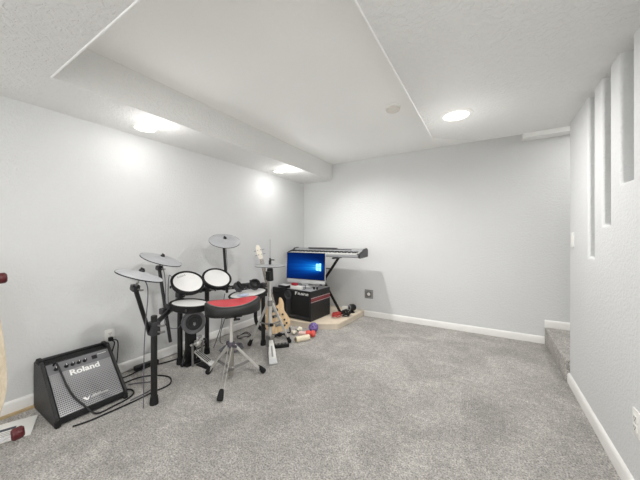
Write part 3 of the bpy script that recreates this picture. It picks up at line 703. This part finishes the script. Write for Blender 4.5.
for p_, c_ in ((.12, (8, 52, 128)), (.35, (10, 92, 190)), (.7, (28, 150, 236))):
    x_ = e.new(p_); x_.color = lin(*c_)
Lk(val, rp.inputs['Fac']); Lk(rp.outputs[0], em.inputs['Color']); em.inputs['Strength'].default_value = 1.0
MB().box((0, -.0025, zb + MHt / 2), (MWd - .008, .002, MHt - .008), Mm).build('screen', sm, mon)
pm = mat('pane_glow', (135, 222, 252), .5, emit=1.0)
X0 = (.80 - .5) * MWd; cz = zb + MHt * .48
for (xa, xb, s) in ((X0 - .012, X0 + .026, .82), (X0 + .031, X0 + .068, 1.0)):
    for sg in (-1, 1):
        ha = .045 + (.004 if s == 1 else 0); hb_ = .049 + (.005 if s == 1 else 0)
        q = [(xa, -.0042, cz + sg * .003), (xb, -.0042, cz + sg * .003), (xb, -.0042, cz + sg * hb_), (xa, -.0042, cz + sg * ha)]
        if sg > 0: q = q
        MB().quad([Mm @ V(p_) for p_ in q]).build('window_pane', pm, mon)
MB().box((-.02, .04, .075), (.10, .03, .14), Mm, bev=.006).build('stand_neck', SILVER, mon)
MB().box((-.02, .05, .006), (.24, .17, .012), Mm, bev=.004).build('stand_foot', SILVER, mon)

# things lying on the amplifier
def small_box(name, p, size, rz, m, label, cat, extra=None, z=ZA):
    t = thing(name, (p[0], p[1], z), label, cat)
    M = Matrix.Translation((p[0], p[1], z)) @ Matrix.Rotation(R(rz), 4, 'Z')
    MB().box((0, 0, size[2] / 2), size, M, bev=min(size) * .2).build('housing', m, t)
    if extra: extra(t, M)
    return t
def dv_extra(t, M):
    MB().box((0, 0, .0375), (.158, .108, .006), M, bev=.002).build('lid', SILVER, t)
    MB().box((.0, -.0515, .016), (.05, .003, .008), M).build('front_light', GREYPL, t)
small_box('external_drive', (-2.50, 3.13), (.17, .12, .036), -8, BLACK, 'flat black and silver drive on left end of the amplifier top', 'drive', dv_extra)
def pk_extra(t, M): MB().box((-.035, 0, .062), (.085, .045, .034), M, bev=.004).build('red_case', mat('red_case', (170, 34, 48), .5, noise=.08), t)
small_box('charger_box', (-2.285, 3.115), (.19, .055, .045), -3, WHITEPL, 'small white box with red case on top, below the monitor', 'box', pk_extra)
wb = thing('wire_hook', (-2.16, 3.14, ZA), 'bent black wire loop standing before the monitor stand', 'wire')
MB().tube([(-2.20, 3.13, ZA + .004), (-2.155, 3.135, ZA + .006), (-2.15, 3.135, ZA + .05), (-2.155, 3.137, ZA + .058), (-2.23, 3.14, ZA + .058)], .004, smooth=4).build('loop', BLACK, wb)
for i, (x, y, lab) in enumerate(((-2.055, 3.21, 'small black knob shaped adapter on the amplifier, left one of two below the screen corner'), (-2.015, 3.225, 'small black knob shaped adapter on the amplifier, right one at the cabinet corner'))):
    t = thing('adapter', (x, y, ZA), lab, 'adapter', 'small adapters on the amplifier')
    MB().lathe([(0, 0), (.013, 0), (.015, .006), (.015, .03), (.009, .036), (0, .037)], Matrix.Translation((x, y, ZA)), seg=18, caps=False).build('housing', BLACK, t)
    MB().cyl((x, y, ZA + .036), (x, y, ZA + .048), .006, bev=.001, seg=12).build('plug_tip', SILVER, t)

# ------------------------------------------------------------------ digital piano on X stand
KX0, KX1, KY0, KY1 = -2.70, -1.465, 3.43, 3.72
kbd = thing('digital_piano', ((KX0 + KX1) / 2, (KY0 + KY1) / 2, .93), 'long grey and black digital piano on the X-shaped stand along the back wall', 'keyboard')
prof = [(KY0, .935), (KY0 + .03, .925), (KY1, .94), (KY1, 1.035), (KY1 - .02, 1.045), (KY1 - .12, 1.035), (KY0 + .155, 1.000), (KY0 + .15, .985), (KY0 + .01, .968), (KY0, .962)]
Mk = Matrix(((0, 0, 1, 0), (1, 0, 0, 0), (0, 1, 0, 0), (0, 0, 0, 1)))
MB().prism(prof, KX0 + .03, KX1 - .03, Mk, bev=.002).build('case', mat('piano_grey', (148, 149, 151), .4, noise=.03), kbd)
endp = [(KY0 - .006, .935), (KY0 + .03, .919), (KY1 + .004, .93), (KY1 + .006, 1.03), (KY1 - .02, 1.055), (KY1 - .12, 1.045), (KY0 + .14, 1.02), (KY0 + .01, .99), (KY0 - .008, .972)]
for x in (KX0, KX1 - .032): MB().prism(endp, x, x + .032, Mk, bev=.006).build('end_cheek', mat('cheek_grey', (62, 62, 64), .45, noise=.05), kbd)
km = bpy.data.materials.new('piano_keys'); km.use_nodes = True; nt = km.node_tree; bs = nt.nodes['Principled BSDF']; bs.inputs['Roughness'].default_value = .3
tc = nt.nodes.new('ShaderNodeTexCoord'); sp = nt.nodes.new('ShaderNodeSeparateXYZ'); nt.links.new(tc.outputs['Generated'], sp.inputs[0])
def km_m(op, a, b=None):
    n_ = nt.nodes.new('ShaderNodeMath'); n_.operation = op
    for i, v in enumerate((a, b)):
        if v is None: continue
        if isinstance(v, (int, float)): n_.inputs[i].default_value = v
        else: nt.links.new(v, n_.inputs[i])
    return n_.outputs[0]
fr = km_m('FRACT', km_m('MULTIPLY', sp.outputs[0], 52)); gap = km_m('GREATER_THAN', fr, .08)
mx = nt.nodes.new('ShaderNodeMixRGB'); mx.inputs[1].default_value = lin(90, 90, 90); mx.inputs[2].default_value = lin(205, 205, 202); nt.links.new(gap, mx.inputs[0]); nt.links.new(mx.outputs[0], bs.inputs['Base Color'])
keybed = MB().prism([(KY0 + .006, .968), (KY0 + .148, .986), (KY0 + .148, .998), (KY0 + .006, .984)], KX0 + .05, KX1 - .05, Mk).build('white_keys', km, kbd)
b = MB(); kw = (KX1 - KX0 - .1) / 52
for k in range(51):
    if k % 7 in (1, 4): continue
    x = KX0 + .05 + (k + 1) * kw
    b.prism([(KY0 + .055, .990), (KY0 + .148, .998), (KY0 + .148, 1.012), (KY0 + .062, 1.003)], x - .005, x + .005, Mk)
bkx = b.build('black_keys', BLACK, kbd); bkx['kind'] = 'stuff'
MB().prism([(KY0 + .175, 1.0075), (KY1 - .13, 1.034), (KY1 - .13, 1.037), (KY0 + .175, 1.0105)], KX0 + .3, KX1 - .2, Mk).build('control_strip', mat('strip_dark', (70, 70, 72), .4, noise=.05), kbd)
MB().box(((KX0 + KX1) / 2 - .1, KY1 - .065, 1.046), (.5, .06, .012), bev=.003).build('music_rest', DKGREY, kbd)
xsn = thing('keyboard_stand', (-2.16, 3.58, ZP), 'black X-shaped keyboard stand behind the amplifier', 'stand')
def leg_bar(p0, p1, y, nm='leg'):
    p0 = V((p0[0], y, p0[1])); p1 = V((p1[0], y, p1[1])); ax = (p1 - p0)
    return MB().box((0, 0, ax.length / 2), (.035, .022, ax.length), frame(p0, ax, (0, 1, 0)) @ Matrix.Rotation(R(90), 4, 'Z'), bev=.003).build(nm, BLACK, xsn)
leg_bar((-2.46, ZP + .03), (-1.89, .905), 3.625); leg_bar((-1.845, ZP + .03), (-2.36, .905), 3.597)
MB().cyl((-2.135, 3.575, .575), (-2.135, 3.65, .575), .03, bev=.004).build('pivot', BLACK, xsn)
MB().box((-2.02, 3.56, .745), (.10, .014, .014), bev=.003).build('lock_lever', BLACK, xsn)
for x in (-1.89, -2.36): 
    s_ = MB().box((x, 3.58, .909), (.036, .26, .022), bev=.004).build('support_arm', BLACK, xsn)
    MB().box((x, 3.58, .9205), (.03, .2, .003)).build('rubber_strip', RUBBER, s_)
for x in (-2.46, -1.845):
    s_ = MB().box((x, 3.70, ZP + .024), (.036, .20, .024), bev=.004).build('foot_bar', BLACK, xsn)
    for y in (3.62, 3.78): MB().box((x, y, ZP + .013), (.044, .04, .026), bev=.006).build('end_cap', RUBBER, s_)

# ------------------------------------------------------------------ things on the platform beside the amplifier
def scribble(c, r, n, seed, z, rise=.03):
    rnd = random.Random(seed); a = 0; p = []
    for k in range(n):
        a += 1.1 + rnd.random() * .6; rr = r * (.45 + .55 * rnd.random())
        p.append((c[0] + rr * math.cos(a), c[1] + rr * 1.25 * math.sin(a), z + rnd.random() * rise))
    return p
tag(MB().tube(scribble((-1.825, 3.44), .07, 20, 3, ZP + .008, .06), .006, smooth=6).build('red_cable', mat('red_cable', (178, 52, 48), .5, noise=.1), loc=(-1.82, 3.46, ZP)), 'tangle of red cable on the platform next to the amplifier', 'cable')
tag(MB().tube(scribble((-1.735, 3.57), .065, 34, 5, ZP + .008, .07), .006, smooth=6).build('black_cable', CABLE, loc=(-1.745, 3.56, ZP)), 'tangle of black cable on the platform beyond the red one', 'cable')
wc = thing('webcam', (-1.745, 3.78, ZP), 'round black camera-like device with white ring on the platform near the wall', 'camera')
Mwc = frame((-1.745, 3.78, ZP + .075), (-.5, -.85, .05), (1, 0, 0))
MB().lathe([(0, -.05), (.04, -.05), (.05, -.03), (.05, .03), (.042, .04), (0, .04)], Mwc, seg=28, caps=False).build('housing', BLACK, wc)
MB().lathe([(.036, .041), (.042, .046), (.028, .05), (.024, .044)], Mwc, seg=28, caps=False).build('ring', GREYPL, wc)
MB().ball(Mwc @ V((0, 0, .036)), .024, 14).build('lens', DKGREY, wc)
MB().lathe([(0, 0), (.045, 0), (.045, .01), (.02, .022), (.02, .04), (0, .04)], Matrix.Translation((-1.745, 3.78, ZP)), seg=20, caps=False).build('base', BLACK, wc)
pa = thing('power_adapter', (-1.80, 3.64, ZP), 'white rectangular power adapter on the platform behind the cables', 'adapter')
MB().box((-1.90, 3.86, ZP + .03), (.09, .05, .06), bev=.008).build('housing', WHITEPL, pa)
MB().tube([(-1.855, 3.86, ZP + .03), (-1.83, 3.85, ZP + .02), (-1.815, 3.82, ZP + .006)], .004, smooth=5).build('lead', CABLE, pa)

# ------------------------------------------------------------------ dog toys on the carpet
pb = bpy.data.materials.new('purple_lattice'); pb.use_nodes = True; nt = pb.node_tree; bs = nt.nodes['Principled BSDF']; bs.inputs['Roughness'].default_value = .5
tc = nt.nodes.new('ShaderNodeTexCoord'); vo = nt.nodes.new('ShaderNodeTexVoronoi'); vo.inputs['Scale'].default_value = 45
rp = nt.nodes.new('ShaderNodeValToRGB'); e = rp.color_ramp.elements; e[0].position = .25; e[0].color = lin(40, 28, 74); e[1].position = .5; e[1].color = lin(132, 110, 176)
nt.links.new(tc.outputs['Object'], vo.inputs['Vector']); nt.links.new(vo.outputs['Distance'], rp.inputs['Fac']); nt.links.new(rp.outputs[0], bs.inputs['Base Color'])
tb_ = MB().ball((-1.895, 2.945, .062), .062, 28).build('toy_ball', pb, loc=(-1.895, 2.945, 0), ang=80)
tag(tb_, 'purple dimpled toy ball on the carpet against the platform edge', 'ball')
RT = mat('coral_rubber', (222, 88, 78), .45, noise=.08, nscale=40)
rt = thing('chew_toy', (-1.86, 2.78, 0), 'pink and red bulbous chew toy on the carpet in front of the ball', 'dog toy')
a0, a1 = V((-1.965, 2.72, .042)), V((-1.80, 2.80, .042)); ax = (a1 - a0).normalized()
MB().lathe([(0, 0), (.022, .002), (.026, .03), (.024, .07), (.03, .09)], frame(a0, ax), seg=20, caps=False).build('pale_grip', mat('pale_pink', (232, 200, 192), .5, noise=.06), rt, ang=60)
MB().lathe([(.026, .085), (.036, .10), (.04, .12), (.034, .14), (.026, .148), (.036, .158), (.041, .178), (.034, .198), (0, .21)], frame(a0, ax), seg=24, caps=False).build('bulb', RT, rt, ang=60)
cr = thing('rolled_chew', (-1.86, 2.6, 0), 'cream cylindrical roll toy on the carpet nearest the camera among the toys', 'dog toy')
a0, a1 = V((-1.885, 2.555, .033)), V((-1.80, 2.705, .033)); ax = (a1 - a0).normalized()
MB().cyl(a0, a1, .032, .032, bev=.005, seg=24).build('roll', mat('cream_roll', (232, 222, 196), .7, noise=.06, nscale=50), cr)
MB().cyl(a0 - ax * .006, a0 + ax * .004, .026, .028, seg=24).build('end_cap', mat('tan_end', (150, 132, 104), .7, noise=.2, nscale=60), cr)
wt = thing('bone_toy', (-2.0, 2.78, 0), 'small white knobbed bone toy on the carpet behind the roll toy', 'dog toy')
b = MB(); q0, q1 = V((-2.06, 2.74, .03)), V((-2.02, 2.83, .055)); b.cyl(q0, q1, .016, seg=16)
for q in (q0, q1):
    for s in (-1, 1): b.ball(q + V((.016 * s, -.010 * s, .002)), .023, 14)
b.build('bone', mat('off_white_bone', (236, 230, 212), .6, noise=.05), wt, ang=60)
MB().tube([q0.lerp(q1, .3) + V((0, 0, .018)), q0.lerp(q1, .5) + V((.02, -.012, .012)), q0.lerp(q1, .6) + V((.022, -.013, -.016))], .005, smooth=4).build('dark_cord', BLACK, wt)

# ------------------------------------------------------------------ leads on the floor
def floor_cable(name, pts, r, m, label): 
    o = MB().tube(pts, r, seg=8, smooth=10).build(name, m, loc=(pts[0][0], pts[0][1], 0), ang=80)
    return tag(o, label, 'cable')
z = .006
jack = MA @ V((-.145, SL - .03, .02))
floor_cable('instrument_cable', [jack, jack + V((.03, .01, .015)), MA @ V((-.11, .20, .022)), MA @ V((-.09, .10, .020)), MA @ V((-.06, .03, .02)), (-2.265, .80, .012), (-2.27, .90, z), (-2.285, 1.0, z), (-2.33, 1.06, z), (-2.40, 1.075, z), (-2.44, 1.05, z), (-2.46, 1.035, .01)], .006, CABLE, 'black cable drooping over the wedge speaker grille and onto the carpet')
floor_cable('signal_cable', [(-2.55, 1.06, z), (-2.55, 1.20, z), (-2.46, 1.30, z), (-2.34, 1.34, z), (-2.24, 1.30, z), (-2.21, 1.24, z), (-2.215, 1.14, z), (-2.21, 1.05, z), (-2.21, .95, z), (-2.215, .85, z), (-2.22, .75, z), (-2.245, .67, z)], .006, CABLE, 'black cable looping on the carpet around the front rack post')
floor_cable('thin_cable', [(-2.50, 1.10, .005), (-2.47, 1.14, .005), (-2.44, 1.17, .005), (-2.38, 1.22, .005), (-2.30, 1.21, .005), (-2.26, 1.14, .005), (-2.25, 1.08, .005), (-2.245, 1.0, .005)], .0045, GREYCABLE, 'thin grey cable lying inside the loop of the black one on the carpet')
floor_cable('wall_cable', [(-2.70, .99, z), (-2.66, 1.16, z), (-2.67, 1.32, .02), (-2.64, 1.48, z), (-2.62, 1.62, z), (-2.66, 1.80, z), (-2.70, 2.0, z)], .006, CABLE, 'black cable running along the left baseboard to the drum kit')
ps = thing('power_strip', (-2.68, 1.34, 0), 'small black power strip on the carpet against the left baseboard', 'power strip')
MB().box((-2.705, 1.34, .022), (.055, .20, .04), bev=.008).build('housing', BLACK, ps)
for k in range(3): MB().box((-2.705, 1.28 + k * .06, .043), (.032, .04, .004), bev=.001).build('socket', DKGREY, ps)
pl = V((XL + .009, 1.072, .339))
pc = thing('mains_cable', (XL + .02, 1.072, .2), 'black mains cable plugged into the left wall outlet, hanging down behind the wedge speaker', 'cable')
MB().box(pl + V((.016, 0, 0)), (.034, .03, .032), bev=.006).build('plug', RUBBER, pc)
MB().tube([pl + V((.03, 0, -.01)), pl + V((.06, .01, -.03)), V((-2.70, 1.055, .20)), V((-2.66, 1.045, .08)), V((-2.65, 1.045, .01))], .005, smooth=6).build('lead', CABLE, pc)
MB().tube([pl + V((.03, .008, -.006)), pl + V((.07, .03, -.02)), V((-2.69, 1.10, .20)), V((-2.68, 1.085, .08)), V((-2.67, 1.09, .008))], .0045, smooth=6).build('lead', CABLE, pc)
def coil(c, rx, ry, turns, seed):
    rnd = random.Random(seed); p = []
    for k in range(turns * 8):
        a = 2 * PI * k / 8; f = .75 + .3 * rnd.random()
        p.append((c[0] + rx * f * math.cos(a), c[1] + ry * f * math.sin(a), .006 + .03 * rnd.random() * (.3 + k / turns / 8)))
    return p
floor_cable('coiled_cable', coil((-2.345, 2.02), .11, .13, 5, 11), .0045, mat('mid_grey_cable', (112, 110, 118), .5, noise=.1, nscale=40), 'coil of thin grey cable on the carpet behind the throne legs')
floor_cable('looped_cable', coil((-2.52, 2.36), .07, .10, 2, 4), .004, CABLE, 'small black cable loop on the carpet between throne and hi-hat')
hc = MB().tube([(-2.20, 2.07, .655), (-2.23, 2.0, .60), (-2.30, 1.95, .45), (-2.40, 1.94, .25), (-2.49, 1.99, .08), (-2.53, 2.06, .016)], .004, smooth=8).build('pad_lead', GREYCABLE, kit)
hc = MB().tube([(-2.34, 1.93, .62), (-2.37, 1.92, .45), (-2.36, 1.9, .30), (-2.43, 1.90, .14), (-2.52, 1.93, .016)], .004, smooth=8).build('pad_lead', GREYCABLE, kit)

# ------------------------------------------------------------------ longboard leaning at the left
lb0, lb1 = V((-2.335, .325, .03)), V((-2.66, .302, 1.06))
ul = (lb1 - lb0).normalized(); nl = V((1, -.06, 0)); nl = (nl - ul * nl.dot(ul)).normalized(); rl = ul.cross(nl)
if rl.y < 0: rl = -rl
ML = Matrix(((rl.x, ul.x, nl.x, lb0.x), (rl.y, ul.y, nl.y, lb0.y), (rl.z, ul.z, nl.z, lb0.z), (0, 0, 0, 1)))
LL = (lb1 - lb0).length
lb = thing('longboard', (lb0.x, lb0.y, 0), 'pale wooden longboard with dark red wheels leaning upright on the left wall', 'longboard')
hw = [(.0, .02), (.03, .045), (.12, .055), (.20, .085), (.30, .106), (.45, .112), (.62, .108), (.78, .092), (.88, .062), (.95, .045), (1.0, .02)]
outl = [(w, f * LL) for f, w in hw] + [(-w, f * LL) for f, w in reversed(hw)]
ol = spline([V((x, y, 0)) for x, y in outl] + [V((outl[0][0], outl[0][1], 0))], 3)[:-1]
MB().prism([(p.x, p.y) for p in ol], -.006, .006, ML, bev=.002).build('deck', DECK, lb, ang=40)
for f in (.035, .875):
    y = f * LL
    tr = MB().box((0, y, .012), (.055, .08, .012), ML, bev=.003).build('truck', SILVER, lb)
    b = MB(); b.box((0, y, .030), (.03, .04, .028), ML, bev=.006); b.box((0, y, .052), (.14, .022, .020), ML, bev=.006); b.cyl(ML @ V((-.140, y, .052)), ML @ V((.140, y, .052)), .005); b.build('hanger', SILVER, tr)
    for s in (-1, 1):
        w0 = ML @ V((s * .095, y, .052)); w1 = ML @ V((s * .146, y, .052))
        MB().cyl(w0, w1, .034, .033, bev=.009, seg=28).build('wheel', mat('dark_red_urethane', (88, 26, 32), .4, noise=.12, nscale=50), tr, ang=60)
# printed sheet on the carpet below it
sh = thing('paper_sheet', (-2.56, .46, 0), 'crumpled white printed sheet on the carpet under the longboard', 'paper')
Ms = frame((-2.53, .43, .004), (0, 0, 1), (.35, .94, 0))
MB().box((0, 0, .0015), (.26, .24, .003), Ms).build('sheet', WHITEPL, sh)
MB().box((-.01, .03, .0034), (.11, .028, .0008), Ms).build('print_block', mat('print_grey', (70, 74, 84), .7, noise=.2, nscale=80), sh)
for k in range(3): MB().box((-.01, -.005 - k * .02, .0034), (.14, .005, .0008), Ms).build('print_line', GREYPL, sh)

# ------------------------------------------------------------------ light
w = bpy.data.worlds.new('world'); S.world = w; w.use_nodes = True
w.node_tree.nodes['Background'].inputs[0].default_value = (.985, .985, .975, 1)
w.node_tree.nodes['Background'].inputs[1].default_value = 2.6
def spill(loc, power, col=(1, .985, .965)):
    l = bpy.data.lights.new('downlight_spill', 'POINT'); l.shadow_soft_size = .1; l.energy = power; l.color = col
    o = bpy.data.objects.new('downlight_spill', l); C.objects.link(o); o.location = loc
def lamp(loc, power, soft=0, size=.2, col=(1, .985, .965), spread=180):
    l = bpy.data.lights.new('downlight', 'AREA'); l.shape = 'DISK'; l.size = size; l.energy = power; l.color = col; l.spread = R(spread)
    o = bpy.data.objects.new('downlight', l); C.objects.link(o); o.location = loc
    if soft: spill(V(loc) - V((0, 0, .30)), soft, col)
D = .012
lamp((-.21, 2.36, ZS - D), 16, 2.2)
lamp((-2.45, 1.24, ZS - D), .8, 0); lamp((-2.45, 3.03, ZS - D), 1.6, 0)
spill((-2.32, 1.24, 2.0), 2.6); spill((-2.32, 3.03, 2.0), 3.8)
l = bpy.data.lights.new('piano_shadow_spot', 'SPOT'); l.energy = 88; l.spot_size = R(100); l.spot_blend = 1; l.shadow_soft_size = .05; l.color = (1, .985, .965)  # added spot without a fixture, casts the piano's shadow on the back wall
o = bpy.data.objects.new('piano_shadow_spot', l); C.objects.link(o); o.location = (-1.9, 2.62, 2.38)
o.rotation_euler = (V((-1.35, 3.8, .5)) - o.location).to_track_quat('-Z', 'Y').to_euler()
lamp((-.21, .57, ZS - D), 13, 1.2); lamp((-2.45, -.55, ZS - D), 2, 2); lamp((-.21, -1.2, ZS - D), 12, 1.2)
lamp((1.2, 3.5, ZC - D), 9)  # added lamp without a fixture, brightens the stair landing

l = bpy.data.lights.new('cymbal_shadow_spot', 'SPOT'); l.energy = 75; l.spot_size = R(75); l.spot_blend = 1; l.shadow_soft_size = .07; l.color = (1, .985, .965)  # extra spot at an unseen downlight, added to throw the cymbal shadows
o = bpy.data.objects.new('cymbal_shadow_spot', l); C.objects.link(o); o.location = (-.21, .55, 2.11)
o.rotation_euler = (V((-2.77, 1.45, .85)) - o.location).to_track_quat('-Z', 'Y').to_euler()

# ------------------------------------------------------------------ camera
cd = bpy.data.cameras.new('camera'); cam = bpy.data.objects.new('camera', cd); C.objects.link(cam); S.camera = cam
cam.location = (0, 0, 1.2); cam.rotation_euler = (R(90), 0, R(31.4))
cd.sensor_width = 36; cd.lens = 36 * 275 / 640; cd.shift_y = -2 / 640; cd.clip_start = .02
S.view_settings.view_transform = 'Standard'; S.view_settings.look = 'None'
S.view_settings.exposure = 0
S.cycles.use_denoising = True
S.cycles.max_bounces = 10; S.cycles.diffuse_bounces = 8
